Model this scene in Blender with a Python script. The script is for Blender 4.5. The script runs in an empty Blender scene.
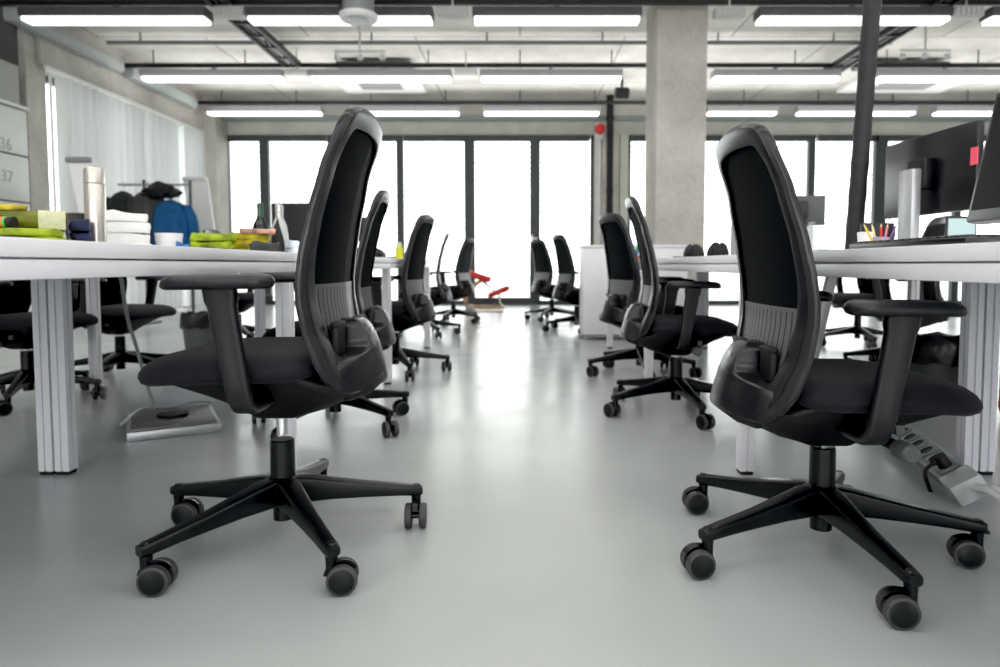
import bpy, bmesh, math, random
from mathutils import Vector, Matrix, Euler, noise
random.seed(7)
PI = math.pi
SC = bpy.context.scene
C = SC.collection
sin, cos, rad = math.sin, math.cos, math.radians

# ------------------------------------------------------------------ camera
PITCH, F, PX, PY, H = rad(3.26), 667.0, 520.0, 303.0, 0.69
cd = bpy.data.cameras.new('camera'); cam = bpy.data.objects.new('camera', cd); C.objects.link(cam)
cam.location = (0, 0, H); cam.rotation_euler = (PI/2 - PITCH, 0, 0)
cd.sensor_width = 36; cd.lens = 36*F/1000
cd.shift_x = -(PX-500)/1000; cd.shift_y = -(333.5-PY)/1000
cd.dof.use_dof = True; cd.dof.focus_distance = 1.55; cd.dof.aperture_fstop = 3.2
cd.clip_start = 0.05; cd.clip_end = 200
SC.camera = cam

def at(px, py, Y):
    "point of the room seen at a pixel, at distance Y down the room"
    a = (px-PX)/F; b = (PY-py)/F
    dy = cos(PITCH)+b*sin(PITCH); dz = -sin(PITCH)+b*cos(PITCH)
    t = Y/dy
    return a*t, H+dz*t

# ------------------------------------------------------------------ materials
MATS = {}
def mat(name, col, rough=.5, metal=0, var=0.0, scale=6, bump=0, spec=.5, trans=0, alpha=1, emit=None, coat=0, sheen=0):
    if name in MATS: return MATS[name]
    m = bpy.data.materials.new(name); m.use_nodes = True
    nt = m.node_tree; b = nt.nodes['Principled BSDF']
    b.inputs['Base Color'].default_value = (*col, 1)
    b.inputs['Roughness'].default_value = rough
    b.inputs['Metallic'].default_value = metal
    b.inputs['Specular IOR Level'].default_value = spec
    if trans: b.inputs['Transmission Weight'].default_value = trans
    if coat: b.inputs['Coat Weight'].default_value = coat
    if sheen:
        b.inputs['Sheen Weight'].default_value = sheen
    if alpha < 1: b.inputs['Alpha'].default_value = alpha
    if emit:
        b.inputs['Emission Color'].default_value = (*emit[0], 1); b.inputs['Emission Strength'].default_value = emit[1]
    tc = nt.nodes.new('ShaderNodeTexCoord')
    nz = nt.nodes.new('ShaderNodeTexNoise'); nz.inputs['Scale'].default_value = scale; nz.inputs['Detail'].default_value = 5
    nt.links.new(tc.outputs['Object'], nz.inputs['Vector'])
    if var:
        r = nt.nodes.new('ShaderNodeMapRange'); r.inputs[1].default_value = .3; r.inputs[2].default_value = .7
        r.inputs[3].default_value = 1-var; r.inputs[4].default_value = 1+var
        nt.links.new(nz.outputs['Fac'], r.inputs[0])
        mx = nt.nodes.new('ShaderNodeVectorMath'); mx.operation = 'SCALE'
        mx.inputs[0].default_value = col
        nt.links.new(r.outputs[0], mx.inputs['Scale'])
        nt.links.new(mx.outputs[0], b.inputs['Base Color'])
    if bump:
        bp = nt.nodes.new('ShaderNodeBump'); bp.inputs['Strength'].default_value = bump; bp.inputs['Distance'].default_value = .004
        nt.links.new(nz.outputs['Fac'], bp.inputs['Height']); nt.links.new(bp.outputs['Normal'], b.inputs['Normal'])
    MATS[name] = m
    return m

M_plastic = mat('black plastic', (.012,.012,.0145), .34, var=.12, scale=30)
M_frame   = mat('charcoal shell plastic', (.015,.015,.018), .26, var=.08, scale=20)
M_base    = mat('black nylon', (.006,.007,.008), .30, var=.2, scale=25, spec=.4)
M_fabric  = mat('black woven fabric', (.021,.020,.025), .9, var=.25, scale=400, bump=.3, spec=.2, sheen=.06)
M_mesh    = mat('black mesh weave', (.010,.012,.015), .72, var=.3, scale=500, bump=.3, spec=.3)
M_pad     = mat('soft black arm pad', (.013,.013,.016), .32, var=.1, scale=60)
M_chrome  = mat('chrome', (.75,.75,.76), .12, 1, var=.02)
M_tyre    = mat('grey tyre rubber', (.05,.05,.053), .5, var=.1, scale=40)
M_white   = mat('white laminate', (.84,.84,.88), .35, var=.02, scale=3)
M_wmetal  = mat('white powder coat', (.80,.80,.85), .32, var=.02, scale=5)
M_alu     = mat('brushed aluminium', (.55,.56,.58), .38, .6, var=.05, scale=30)
M_screen  = mat('black screen glass', (.005,.006,.007), .3, var=.05, scale=3, spec=.25)
M_bezel   = mat('black bezel plastic', (.008,.0085,.010), .30, var=.1, scale=20)
M_wplas   = mat('white plastic', (.82,.82,.82), .4, var=.02, scale=8)
M_paper   = mat('white paper', (.86,.86,.85), .8, var=.03, scale=4)
M_dframe  = mat('dark grey window aluminium', (.055,.065,.065), .45, var=.06, scale=8)
M_black   = mat('matt black', (.008,.008,.009), .6, var=.15, scale=12)
M_rail    = mat('black painted steel', (.012,.013,.014), .5, var=.15, scale=12)
M_greyp   = mat('mid grey plastic', (.27,.28,.29), .45, var=.05, scale=12)
M_dgrey   = mat('dark grey plastic', (.09,.095,.10), .5, var=.08, scale=12)

def concrete(name, col, seam=None, dark=.75):
    m = bpy.data.materials.new(name); m.use_nodes = True; nt = m.node_tree; N = nt.nodes; L = nt.links
    b = N['Principled BSDF']; b.inputs['Roughness'].default_value = .8; b.inputs['Specular IOR Level'].default_value = .25
    g = N.new('ShaderNodeNewGeometry')
    n1 = N.new('ShaderNodeTexNoise'); n1.inputs['Scale'].default_value = 1.3; n1.inputs['Detail'].default_value = 8; n1.inputs['Roughness'].default_value = .65
    n2 = N.new('ShaderNodeTexNoise'); n2.inputs['Scale'].default_value = 22; n2.inputs['Detail'].default_value = 4
    L.new(g.outputs['Position'], n1.inputs['Vector']); L.new(g.outputs['Position'], n2.inputs['Vector'])
    a = N.new('ShaderNodeMath'); a.operation = 'MULTIPLY_ADD'; L.new(n2.outputs['Fac'], a.inputs[0]); a.inputs[1].default_value = .3
    L.new(n1.outputs['Fac'], a.inputs[2])
    r = N.new('ShaderNodeValToRGB'); r.color_ramp.elements[0].position = .42; r.color_ramp.elements[1].position = .85
    r.color_ramp.elements[0].color = (*[c*dark for c in col], 1); r.color_ramp.elements[1].color = (*[min(1, c*1.18) for c in col], 1)
    L.new(a.outputs[0], r.inputs[0]); out = r.outputs[0]
    if seam:
        br = N.new('ShaderNodeTexBrick'); br.offset = .5; br.inputs['Scale'].default_value = 1
        br.inputs['Brick Width'].default_value = seam[0]; br.inputs['Row Height'].default_value = seam[1]; br.inputs['Mortar Size'].default_value = .012
        br.inputs['Color1'].default_value = (1, 1, 1, 1); br.inputs['Color2'].default_value = (.86, .86, .85, 1); br.inputs['Mortar'].default_value = (.5, .5, .5, 1)
        L.new(g.outputs['Position'], br.inputs['Vector'])
        mx = N.new('ShaderNodeMix'); mx.data_type = 'RGBA'; mx.blend_type = 'MULTIPLY'; mx.inputs[0].default_value = 1
        L.new(out, mx.inputs[6]); L.new(br.outputs['Color'], mx.inputs[7]); out = mx.outputs[2]
    L.new(out, b.inputs['Base Color'])
    bp = N.new('ShaderNodeBump'); bp.inputs['Strength'].default_value = .25; bp.inputs['Distance'].default_value = .01
    L.new(n2.outputs['Fac'], bp.inputs['Height']); L.new(bp.outputs['Normal'], b.inputs['Normal'])
    return m
M_conc = concrete('raw concrete', (.56,.54,.50))
M_column = concrete('column concrete', (.60,.575,.535), dark=.72)
M_ceil = concrete('board marked concrete', (.76,.745,.71), seam=(2.6, 1.05), dark=.78)
M_dconc = concrete('concrete with painted shade', (.16,.16,.155))  # darker copy of the concrete, shade put into the colour

def floor_mat():
    m = bpy.data.materials.new('grey poured floor'); m.use_nodes = True; nt = m.node_tree; N = nt.nodes; L = nt.links
    b = N['Principled BSDF']
    g = N.new('ShaderNodeNewGeometry')
    n = N.new('ShaderNodeTexNoise'); n.inputs['Scale'].default_value = 1.6; n.inputs['Detail'].default_value = 7; n.inputs['Roughness'].default_value = .6
    n2 = N.new('ShaderNodeTexNoise'); n2.inputs['Scale'].default_value = 2.5; n2.inputs['Detail'].default_value = 2
    L.new(g.outputs['Position'], n.inputs['Vector']); L.new(g.outputs['Position'], n2.inputs['Vector'])
    r = N.new('ShaderNodeValToRGB'); r.color_ramp.elements[0].position = .3; r.color_ramp.elements[1].position = .72
    r.color_ramp.elements[0].color = (.43,.455,.452,1); r.color_ramp.elements[1].color = (.485,.51,.505,1)
    L.new(n.outputs['Fac'], r.inputs[0]); L.new(r.outputs[0], b.inputs['Base Color'])
    q = N.new('ShaderNodeMapRange'); q.inputs[1].default_value = .35; q.inputs[2].default_value = .65; q.inputs[3].default_value = .20; q.inputs[4].default_value = .27
    L.new(n2.outputs['Fac'], q.inputs[0]); L.new(q.outputs[0], b.inputs['Roughness'])
    b.inputs['Specular IOR Level'].default_value = .55
    return m
M_floor = floor_mat()

def glass_mat():
    m = bpy.data.materials.new('window glass'); m.use_nodes = True; nt = m.node_tree; N = nt.nodes; L = nt.links
    o = N['Material Output']; N.remove(N['Principled BSDF'])
    t = N.new('ShaderNodeBsdfTransparent'); t.inputs[0].default_value = (.96,.98,.97,1)
    g = N.new('ShaderNodeBsdfGlossy'); g.inputs['Roughness'].default_value = .02
    lw = N.new('ShaderNodeLayerWeight'); lw.inputs[0].default_value = .5
    pw = N.new('ShaderNodeMath'); pw.operation = 'POWER'; pw.inputs[1].default_value = 5; L.new(lw.outputs['Facing'], pw.inputs[0])
    f = N.new('ShaderNodeMath'); f.operation = 'MULTIPLY_ADD'; f.inputs[1].default_value = .9; f.inputs[2].default_value = .04; L.new(pw.outputs[0], f.inputs[0])
    mx = N.new('ShaderNodeMixShader'); L.new(f.outputs[0], mx.inputs[0]); L.new(t.outputs[0], mx.inputs[1]); L.new(g.outputs[0], mx.inputs[2])
    L.new(mx.outputs[0], o.inputs[0])
    return m
M_glass = glass_mat()

def curtain_mat():
    m = bpy.data.materials.new('pale curtain cloth'); m.use_nodes = True; nt = m.node_tree; N = nt.nodes; L = nt.links
    o = N['Material Output']; N.remove(N['Principled BSDF'])
    tc = N.new('ShaderNodeTexCoord'); nz = N.new('ShaderNodeTexNoise'); nz.inputs['Scale'].default_value = 60
    L.new(tc.outputs['Object'], nz.inputs['Vector'])
    r = N.new('ShaderNodeValToRGB'); r.color_ramp.elements[0].color = (.66,.67,.67,1); r.color_ramp.elements[1].color = (.76,.77,.77,1)
    L.new(nz.outputs['Fac'], r.inputs[0])
    d = N.new('ShaderNodeBsdfDiffuse'); t = N.new('ShaderNodeBsdfTranslucent')
    L.new(r.outputs[0], d.inputs[0]); L.new(r.outputs[0], t.inputs[0])
    mx = N.new('ShaderNodeMixShader'); mx.inputs[0].default_value = .26
    L.new(d.outputs[0], mx.inputs[1]); L.new(t.outputs[0], mx.inputs[2]); L.new(mx.outputs[0], o.inputs[0])
    return m
M_curtain = curtain_mat()
M_lamp = mat('lit diffuser', (.9,.9,.9), .5, emit=((1,.98,.95), 1.6))

def lumbar_mat():
    "grey translucent plastic with dark vertical slots"
    m = bpy.data.materials.new('slotted lumbar plastic'); m.use_nodes = True; nt = m.node_tree; N = nt.nodes; L = nt.links
    b = N['Principled BSDF']; b.inputs['Roughness'].default_value = .35
    tc = N.new('ShaderNodeTexCoord'); s = N.new('ShaderNodeSeparateXYZ'); L.new(tc.outputs['Object'], s.inputs[0])
    a = N.new('ShaderNodeMath'); a.operation = 'MULTIPLY'; a.inputs[1].default_value = 2*PI/.024; L.new(s.outputs['Y'], a.inputs[0])
    c = N.new('ShaderNodeMath'); c.operation = 'COSINE'; L.new(a.outputs[0], c.inputs[0])
    g = N.new('ShaderNodeMath'); g.operation = 'GREATER_THAN'; g.inputs[1].default_value = .80; L.new(c.outputs[0], g.inputs[0])
    z = N.new('ShaderNodeMath'); z.operation = 'LESS_THAN'; z.inputs[1].default_value = .588; L.new(s.outputs['Z'], z.inputs[0])
    k = N.new('ShaderNodeMath'); k.operation = 'MULTIPLY'; L.new(g.outputs[0], k.inputs[0]); L.new(z.outputs[0], k.inputs[1])
    mx = N.new('ShaderNodeMix'); mx.data_type = 'RGBA'; mx.inputs[6].default_value = (.27,.275,.28,1); mx.inputs[7].default_value = (.03,.03,.033,1)
    L.new(k.outputs[0], mx.inputs[0]); L.new(mx.outputs[2], b.inputs['Base Color'])
    return m
M_lumbar = lumbar_mat()

# ------------------------------------------------------------------ mesh helpers
def new(): return bmesh.new()
def box(bm, c, s, bev=0, rot=None, seg=2, mi=0):
    r = bmesh.ops.create_cube(bm, size=1)
    vs = r['verts']
    bmesh.ops.scale(bm, vec=s, verts=vs)
    fs = list({f for v in vs for f in v.link_faces})
    if bev:
        es = list({e for v in vs for e in v.link_edges})
        q = bmesh.ops.bevel(bm, geom=es, offset=bev, segments=seg, affect='EDGES', profile=.5)
        vs = list({v for f in q['faces'] for v in f.verts} | {v for v in vs if v.is_valid})
        fs = list({f for v in vs for f in v.link_faces})
    if rot: bmesh.ops.rotate(bm, cent=(0,0,0), matrix=Euler(rot).to_matrix(), verts=vs)
    bmesh.ops.translate(bm, vec=c, verts=vs)
    for f in fs: f.material_index = mi
    return vs
def loft(bm, rings, cap=True, closed=True, mi=0):
    V = [[bm.verts.new(p) for p in r] for r in rings]
    n = len(V[0])
    for a, b in zip(V[:-1], V[1:]):
        for i in range(n if closed else n-1):
            j = (i+1) % n
            try: bm.faces.new((a[i], a[j], b[j], b[i])).material_index = mi
            except ValueError: pass
    if cap and closed:
        bm.faces.new(V[0][::-1]).material_index = mi; bm.faces.new(V[-1]).material_index = mi
    return V
def frame_of(d):
    d = Vector(d).normalized()
    u = d.cross(Vector((0,0,1)))
    if u.length < 1e-4: u = Vector((1,0,0))
    u.normalize(); return u, u.cross(d).normalized()
def cyl(bm, p0, p1, r0, r1=None, n=20, cap=True, mi=0):
    r1 = r0 if r1 is None else r1
    p0, p1 = Vector(p0), Vector(p1); u, w = frame_of(p1-p0)
    R = [[p+u*(cos(2*PI*i/n)*r)+w*(sin(2*PI*i/n)*r) for i in range(n)] for p, r in ((p0, r0), (p1, r1))]
    loft(bm, R, cap, mi=mi)
def lathe(bm, prof, c=(0,0,0), n=28, axis='Z', mi=0):
    R = []
    for r, z in prof:
        ring = []
        for i in range(n):
            a = 2*PI*i/n
            p = (cos(a)*r, sin(a)*r, z)
            if axis == 'Y': p = (p[0], -p[2], p[1])
            if axis == 'X': p = (p[2], p[0], p[1])
            ring.append((p[0]+c[0], p[1]+c[1], p[2]+c[2]))
        R.append(ring)
    loft(bm, R, True, mi=mi)
def tube(bm, pts, r, n=8, mi=0):
    P = [Vector(p) for p in pts]; R = []
    for i, p in enumerate(P):
        d = P[min(i+1, len(P)-1)] - P[max(i-1, 0)]
        u, w = frame_of(d)
        rr_ = r[i] if isinstance(r, (list, tuple)) else r
        R.append([p+u*(cos(2*PI*k/n)*rr_)+w*(sin(2*PI*k/n)*rr_) for k in range(n)])
    loft(bm, R, mi=mi)
def smooth_path(pts, k=8):
    P = [Vector(p) for p in pts]; P = [P[0]*2-P[1]] + P + [P[-1]*2-P[-2]]; out = []
    for i in range(1, len(P)-2):
        a, b, c, d = P[i-1:i+3]
        for j in range(k):
            t = j/k
            out.append(.5*((2*b)+(c-a)*t+(2*a-5*b+4*c-d)*t*t+(3*b-a-3*c+d)*t**3))
    out.append(P[-2]); return out
def rrect(x0, x1, y0, y1, r, n=5):
    pts = []
    for cx, cy, a0 in ((x1-r, y1-r, 0), (x0+r, y1-r, PI/2), (x0+r, y0+r, PI), (x1-r, y0+r, 1.5*PI)):
        for i in range(n+1):
            a = a0+PI/2*i/n
            pts.append((cx+cos(a)*r, cy+sin(a)*r))
    return pts
def prism(bm, poly, z0, z1, mi=0):
    loft(bm, [[(x, y, z0) for x, y in poly], [(x, y, z1) for x, y in poly]], mi=mi)
def finish(name, bm, mats, angle=28):
    bmesh.ops.recalc_face_normals(bm, faces=bm.faces)
    for f in bm.faces: f.smooth = True
    for e in bm.edges:
        if len(e.link_faces) == 2 and e.calc_face_angle(0) > rad(angle): e.smooth = False
    me = bpy.data.meshes.new(name); bm.to_mesh(me); bm.free()
    for m in (mats if isinstance(mats, (list, tuple)) else [mats]): me.materials.append(m)
    return me
def link(name, data, parent=None, loc=(0,0,0), rot=(0,0,0)):
    o = bpy.data.objects.new(name, data); C.objects.link(o)
    o.location = loc; o.rotation_euler = rot
    if parent: o.parent = parent
    return o
def obj(name, bm, mats, parent=None, loc=(0,0,0), rot=(0,0,0), angle=28):
    return link(name, finish(name, bm, mats, angle), parent, loc, rot)
def tag(o, label, cat, group=None, kind=None):
    o['label'] = label; o['category'] = cat
    if group: o['group'] = group
    if kind: o['kind'] = kind
    return o
def thing(name, label, cat, loc=(0,0,0), rz=0, group=None):
    return tag(link(name, None, None, loc, (0,0,rz)), label, cat, group)
def struct(name, bm, m, label=None, parent=None):
    o = obj(name, bm, m, parent)
    if not parent: o['kind'] = 'structure'
    if label: o['label'] = label
    return o
def quick(name, label, cat, bm, m, loc=(0,0,0), rot=(0,0,0), group=None):
    return tag(obj(name, bm, m, None, loc, rot), label, cat, group)

# ------------------------------------------------------------------ room
YB, ZC, XL, XR, YF = 11.7, 3.5, -5.3, 9.0, -6.0
b = new(); box(b, ((XL+XR)/2-.6, (YB+YF)/2+.1, -.05), (XR-XL+1.6, YB-YF+.5, .1)); struct('floor', b, M_floor, 'glossy grey poured floor')
b = new(); box(b, ((XL+XR)/2-.6, (YB+YF)/2+.1, ZC+.1), (XR-XL+1.6, YB-YF+.5, .2)); struct('ceiling', b, M_ceil, 'bare concrete ceiling')
# left wall: recess near, pillar, beam over the curtains, corner pillar
b = new(); box(b, (-6.05, (7.27+YF)/2, ZC/2), (.1, 7.27-YF, ZC)); struct('wall_left', b, M_conc, 'concrete left wall')
b = new(); box(b, (-5.7, 7.43, ZC/2), (.8, .3, ZC)); struct('trim_1', b, [M_conc], 'concrete pillar at the near end of the curtains')
b = new(); box(b, (-5.72, 7.265, ZC/2), (.7, .02, ZC)); struct('trim_2', b, M_dconc, 'thin slab on the pillar face with shade painted into its colour')
b = new(); box(b, (-5.5, 9.6, 3.2), (.5, 4.3, .62)); struct('trim_3', b, M_conc, 'concrete beam above the curtains')
b = new(); box(b, (-5.3, 11.45, ZC/2), (.5, .5, ZC)); struct('trim_4', b, M_conc, 'concrete corner pillar')
b = new(); box(b, (XR+.1, (YB+YF)/2, ZC/2), (.2, YB-YF, ZC)); struct('wall_right', b, mat('white wall paint', (.7,.7,.69), .7, var=.03))
b = new(); box(b, ((XL+XR)/2-.6, YF-.1, ZC/2), (XR-XL+1.6, .2, ZC)); struct('wall_front', b, MATS['white wall paint'])
# back wall: lintel and piers
WT = 2.93
b = new(); box(b, (1.85, YB+.15, (WT+ZC)/2), (14.3, .3, ZC-WT)); struct('wall_back', b, mat('pale concrete lintel', (.66,.64,.60), .8, var=.1, scale=3), 'pale concrete lintel above the windows')
b = new(); box(b, (-5.22, YB+.1, WT/2), (.18, .3, WT)); struct('trim_5', b, mat('white post paint', (.72,.72,.70), .6, var=.03), 'white post at the left end of the windows')
b = new(); box(b, (1.55, YB+.05, WT/2), (.3, .4, WT)); struct('trim_6', b, M_column, 'concrete pier between the two window bays')
b = new(); box(b, (1.32, YB-.02, WT/2), (.08, .3, WT)); struct('trim_7', b, MATS['white post paint'], 'white post beside the pier')
b = new(); box(b, (1.79, YB-.02, WT/2), (.14, .25, WT)); struct('trim_8', b, mat('pale green post', (.62,.66,.56), .6, var=.03), 'pale green post beside the pier')
b = new(); box(b, (1.5, 11.45, 3.17), (14, .06, .08)); struct('trim_9', b, mat('teal grey steel', (.23,.28,.28), .5, var=.08), 'grey steel rail along the lintel')

def window(n, x0, x1, door=False, handle=None, fl=.06, fr=.06):
    d = .10; top = .10; bot = .12 if door else .07
    b = new()
    box(b, (x0+fl/2, YB, WT/2), (fl, d, WT)); box(b, (x1-fr/2, YB, WT/2), (fr, d, WT))
    box(b, ((x0+x1)/2, YB, WT-top/2), (x1-x0-fl-fr, d, top)); box(b, ((x0+x1)/2, YB, bot/2), (x1-x0-fl-fr, d, bot))
    o = struct(('door_%d' if door else 'window_%d') % n, b, M_dframe, 'dark framed glass door in the back wall' if door else 'dark framed full height window')
    b = new(); box(b, ((x0+fl+x1-fr)/2, YB+.01, (bot+WT-top)/2), (x1-x0-fl-fr, .012, WT-top-bot)); obj('glass_pane', b, M_glass, o)
    if handle is not None:
        b = new(); hx = handle
        box(b, (hx, YB-.06, 1.12), (.05, .02, .2), .008); box(b, (hx+.05, YB-.09, 1.15), (.12, .02, .025), .006)
        obj('door_handle', b, M_chrome, o)
    # outdoor slat blind
    b = new(); z = .1
    while z < WT-.1:
        box(b, ((x0+x1)/2, YB+.28, z), (x1-x0-.04, .085, .006)); z += .096
    obj('slat_blind', b, mat('white blind slats', (.42,.44,.42), .6, var=.02), o)
    return o
window(1, -5.13, -4.45, fl=.09); window(2, -4.45, -3.27, fl=.10); window(3, -3.27, -2.08); window(4, -2.08, -.875, fr=.09)
window(1, -.875, .26, door=True, handle=.2, fl=.09, fr=.09); window(5, .26, 1.28, fl=.09)
window(6, 1.86, 3.1); window(7, 3.1, 5.05); window(8, 5.05, 6.3, fr=.16); window(9, 6.3, 7.6); window(10, 7.6, 9.0)
# side glazing behind the curtains
b = new()
for y in (7.6, 9.3, 11.15): box(b, (-5.55, y, 1.45), (.08, .07, 2.9))
box(b, (-5.55, 9.3, .04), (.08, 3.7, .08)); box(b, (-5.55, 9.3, 2.86), (.08, 3.7, .08))
o = struct('window_11', b, M_dframe, 'glazing behind the curtains')
b = new(); box(b, (-5.55, 9.3, 1.45), (.01, 3.6, 2.8)); obj('glass_pane', b, M_glass, o)
# outdoor ground
b = new(); box(b, (0, 30, -.12), (90, 36, .1)); o = struct('ground', b, mat('outdoor paving', (.55,.56,.53), .8, var=.08, scale=.6), 'pale paving outside the windows')

# concrete column
b = new(); box(b, (1.67, 7.3, ZC/2), (.52, .6, ZC), .012); struct('trim_10', b, M_column, 'square raw concrete column rising from behind the right desks')

# curtains
def curtain(y0, y1, label, amp=.085, per=.15, x=-5.25):
    b = new(); n = int((y1-y0)/.012); rows = []
    for z in (.04, .8, 1.6, 2.4, 2.84):
        rows.append([(x+amp*sin(2*PI*(y0+(y1-y0)*i/n)/per + .5*sin(i*.09+z*.6))*(.8+.25*sin(i*.05)), y0+(y1-y0)*i/n, z) for i in range(n+1)])
    loft(b, rows, cap=False, closed=False)
    return quick('curtain', label, 'curtain', b, M_curtain, group='pale curtains along the left wall')
curtain(7.585, 7.64, 'narrow strip of pale curtain beside the concrete pillar, left of the bright gap', per=.05, amp=.015, x=-5.26)
curtain(7.73, 9.35, 'pale pleated curtain just right of the bright gap, behind the clothes rail')
curtain(9.38, 10.35, 'pale pleated curtain in the middle of the left wall', per=.15)
curtain(10.42, 11.16, 'pale pleated curtain at the far end beside the corner pillar', per=.16)
b = new(); box(b, (-5.22, 9.32, 2.87), (.05, 3.7, .035), .005); quick('curtain_rail', 'white curtain rail running under the left concrete beam', 'curtain rail', b, M_wplas)
# trunking on the beam
M_trunk = mat('grey trunking', (.42,.46,.46), .45, var=.06)
for y0, y1, l in ((6.9, 8.75, 'nearer grey cable trunking box above the left curtains'), (8.95, 10.7, 'farther grey cable trunking box above the left curtains')):
    b = new(); box(b, (-5.16, (y0+y1)/2, 3.24), (.14, y1-y0, .12), .008); box(b, (-5.16, (y0+y1)/2, 3.17), (.10, y1-y0, .02))
    quick('cable_trunking', l, 'trunking', b, M_trunk, group='trunking boxes on the left beam')

# ------------------------------------------------------------------ ceiling services
ROWS = [6.8, 8.9, 10.9]
def lamp_row(y, spans, words_):
    b = new(); box(b, (1.85, y, 3.30), (14.1, .05, .05), .006)
    for k in range(12): cyl(b, (-4.8+k*1.2, y, 3.32), (-4.8+k*1.2, y, ZC-.003), .008, n=8)
    quick('ceiling_rail', 'black ceiling rail of the %s row of lights' % words_, 'rail', b, M_rail, group='black ceiling rails')
    order = ['first', 'second', 'third', 'fourth', 'fifth', 'sixth', 'seventh']
    for i, (p0, p1) in enumerate(spans):
        x0, x1 = at(p0, 80, y)[0], at(p1, 80, y)[0]
        t = thing('ceiling_light', '%s lit strip light from the left in the %s row under the ceiling' % (order[i], words_), 'ceiling light', ((x0+x1)/2, y, 3.1), 0, 'strip lights in the %s row' % words_)
        w = x1-x0
        b = new(); box(b, (0, 0, .085), (w, .20, .09), .01); box(b, (0, .0, .15), (.05, .04, .06)); obj('housing', b, M_dgrey if y < 8 else M_greyp, t)
        b = new(); box(b, (0, 0, .025), (w-.04, .16, .05), .004); obj('diffuser', b, M_lamp, t)
lamp_row(ROWS[0], [(27,211), (250,434), (473,640), (755,945), (983,1160)], 'nearest')
lamp_row(ROWS[1], [(143,285), (310,452), (480,622), (712,838), (875,1015)], 'middle')
lamp_row(ROWS[2], [(207,322), (350,460), (483,600), (707,777), (797,915), (935,1050)], 'farthest')
# junction boxes between lamps
for y, p, l in ((6.8, 232, 'white junction box between the first two lights of the nearest row'), (6.8, 453, 'white junction box left of the centre light of the nearest row'), (6.8, 728, 'white junction box right of the concrete column'), (6.8, 963, 'white junction box near the right end of the nearest row'),
                (8.9, 297, 'white junction box between the first two lights of the middle row'), (8.9, 466, 'white junction box left of the third light of the middle row')):
    x = at(p, 50, y)[0]; b = new(); box(b, (0,0,0), (.3, .12, .10), .01)
    for k in range(6): box(b, (-.125+k*.05, -.065, 0), (.025, .02, .08), .003)
    cyl(b, (0,0,.05), (0,0,ZC-3.193), .01, n=8)
    quick('junction_box', l, 'junction box', b, mat('off white box', (.62,.62,.60), .5, var=.03), (x, y-.02, 3.19), group='junction boxes between the lights')
# cable trays running down the room
def tray(x, y0, y1, label, z=3.3):
    t = thing('cable_tray', label, 'cable tray', (x, 0, z), 0, 'cable trays under the ceiling')
    for s in (-.1, .1):
        b = new(); box(b, (s, (y0+y1)/2, 0), (.035, y1-y0, .07), .004); obj('side_rail', b, M_rail, t)
    b = new()
    k = y0+.3
    while k < y1: box(b, (0, k, -.025), (.2, .03, .015)); k += .4
    obj('rungs', b, M_rail, t)
    b = new()
    for s in (-.04, .02, .055): cyl(b, (s, y0, .0), (s, y1, .0), .016, n=8)
    obj('cables', b, M_dgrey, t)
tray(-2.97, 4.6, 8.85, 'dark cable tray on the left side of the ceiling')
tray(4.2, 4.6, 9.6, 'dark cable tray on the right side of the ceiling')
b = new(); cyl(b, (-5.0, 8.25, 3.38), (4.5, 8.25, 3.38), .026, n=12)
for k in range(7): cyl(b, (-4.6+k*1.4, 8.25, 3.4), (-4.6+k*1.4, 8.25, ZC-.003), .012, n=8)
quick('sprinkler_pipe', 'grey pipe running across the ceiling behind the nearest lights', 'pipe', b, M_greyp)
# round air duct
t = thing('air_duct', 'grey round air duct with a white grille, hanging at the top left of centre', 'air duct', (-1.42, 6.0, 2.86))
b = new(); lathe(b, [(.13,.0),(.135,.02),(.135,.637)]); obj('duct', b, M_greyp, t)
b = new(); lathe(b, [(.09,-.015),(.155,-.02),(.168,0),(.168,.025),(.13,.03)]); obj('rim', b, M_wplas, t)
b = new(); lathe(b, [(.0,-.022),(.09,-.02),(.09,-.012),(0,-.012)])
for k in range(5): box(b, (-.06+k*.03, 0, -.022), (.012, .14, .008))
obj('grille', b, M_alu, t)
# ceiling cassettes
for p0, p1, l in ((335, 420, 'white square ceiling cassette left of centre'), (858, 968, 'white square ceiling cassette on the right, behind the slanting black pipe')):
    x0, x1 = at(p0, 88, 10.1)[0], at(p1, 88, 10.1)[0]
    t = thing('ceiling_cassette', l, 'air conditioner', ((x0+x1)/2, 10.25, 3.42), 0, 'square ceiling cassettes')
    w = x1-x0
    b = new(); box(b, (0,0,.04), (w, 1.1, .08), .01); obj('panel', b, M_wplas, t)
    b = new(); box(b, (0,0,-.006), (w*.5, .55, .02), .006); obj('grille', b, M_greyp, t)
for p0, p1, l in ((338, 412, 'flat black ceiling panel left of centre, behind the nearest lights'), (858, 946, 'flat black ceiling panel on the right, right of the slanting black pipe')):
    x0, x1 = at(p0, 62, 9.3)[0], at(p1, 62, 9.3)[0]
    b = new(); box(b, (0,0,0), (x1-x0, .3, .05), .01)
    for s in (-1, 1): cyl(b, (s*(x1-x0)*.4, 0, .02), (s*(x1-x0)*.4, 0, ZC-3.423), .008, n=8)
    quick('ceiling_panel', l, 'ceiling panel', b, M_dgrey, ((x0+x1)/2, 9.35, 3.42), group='dark panels under the ceiling')
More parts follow.
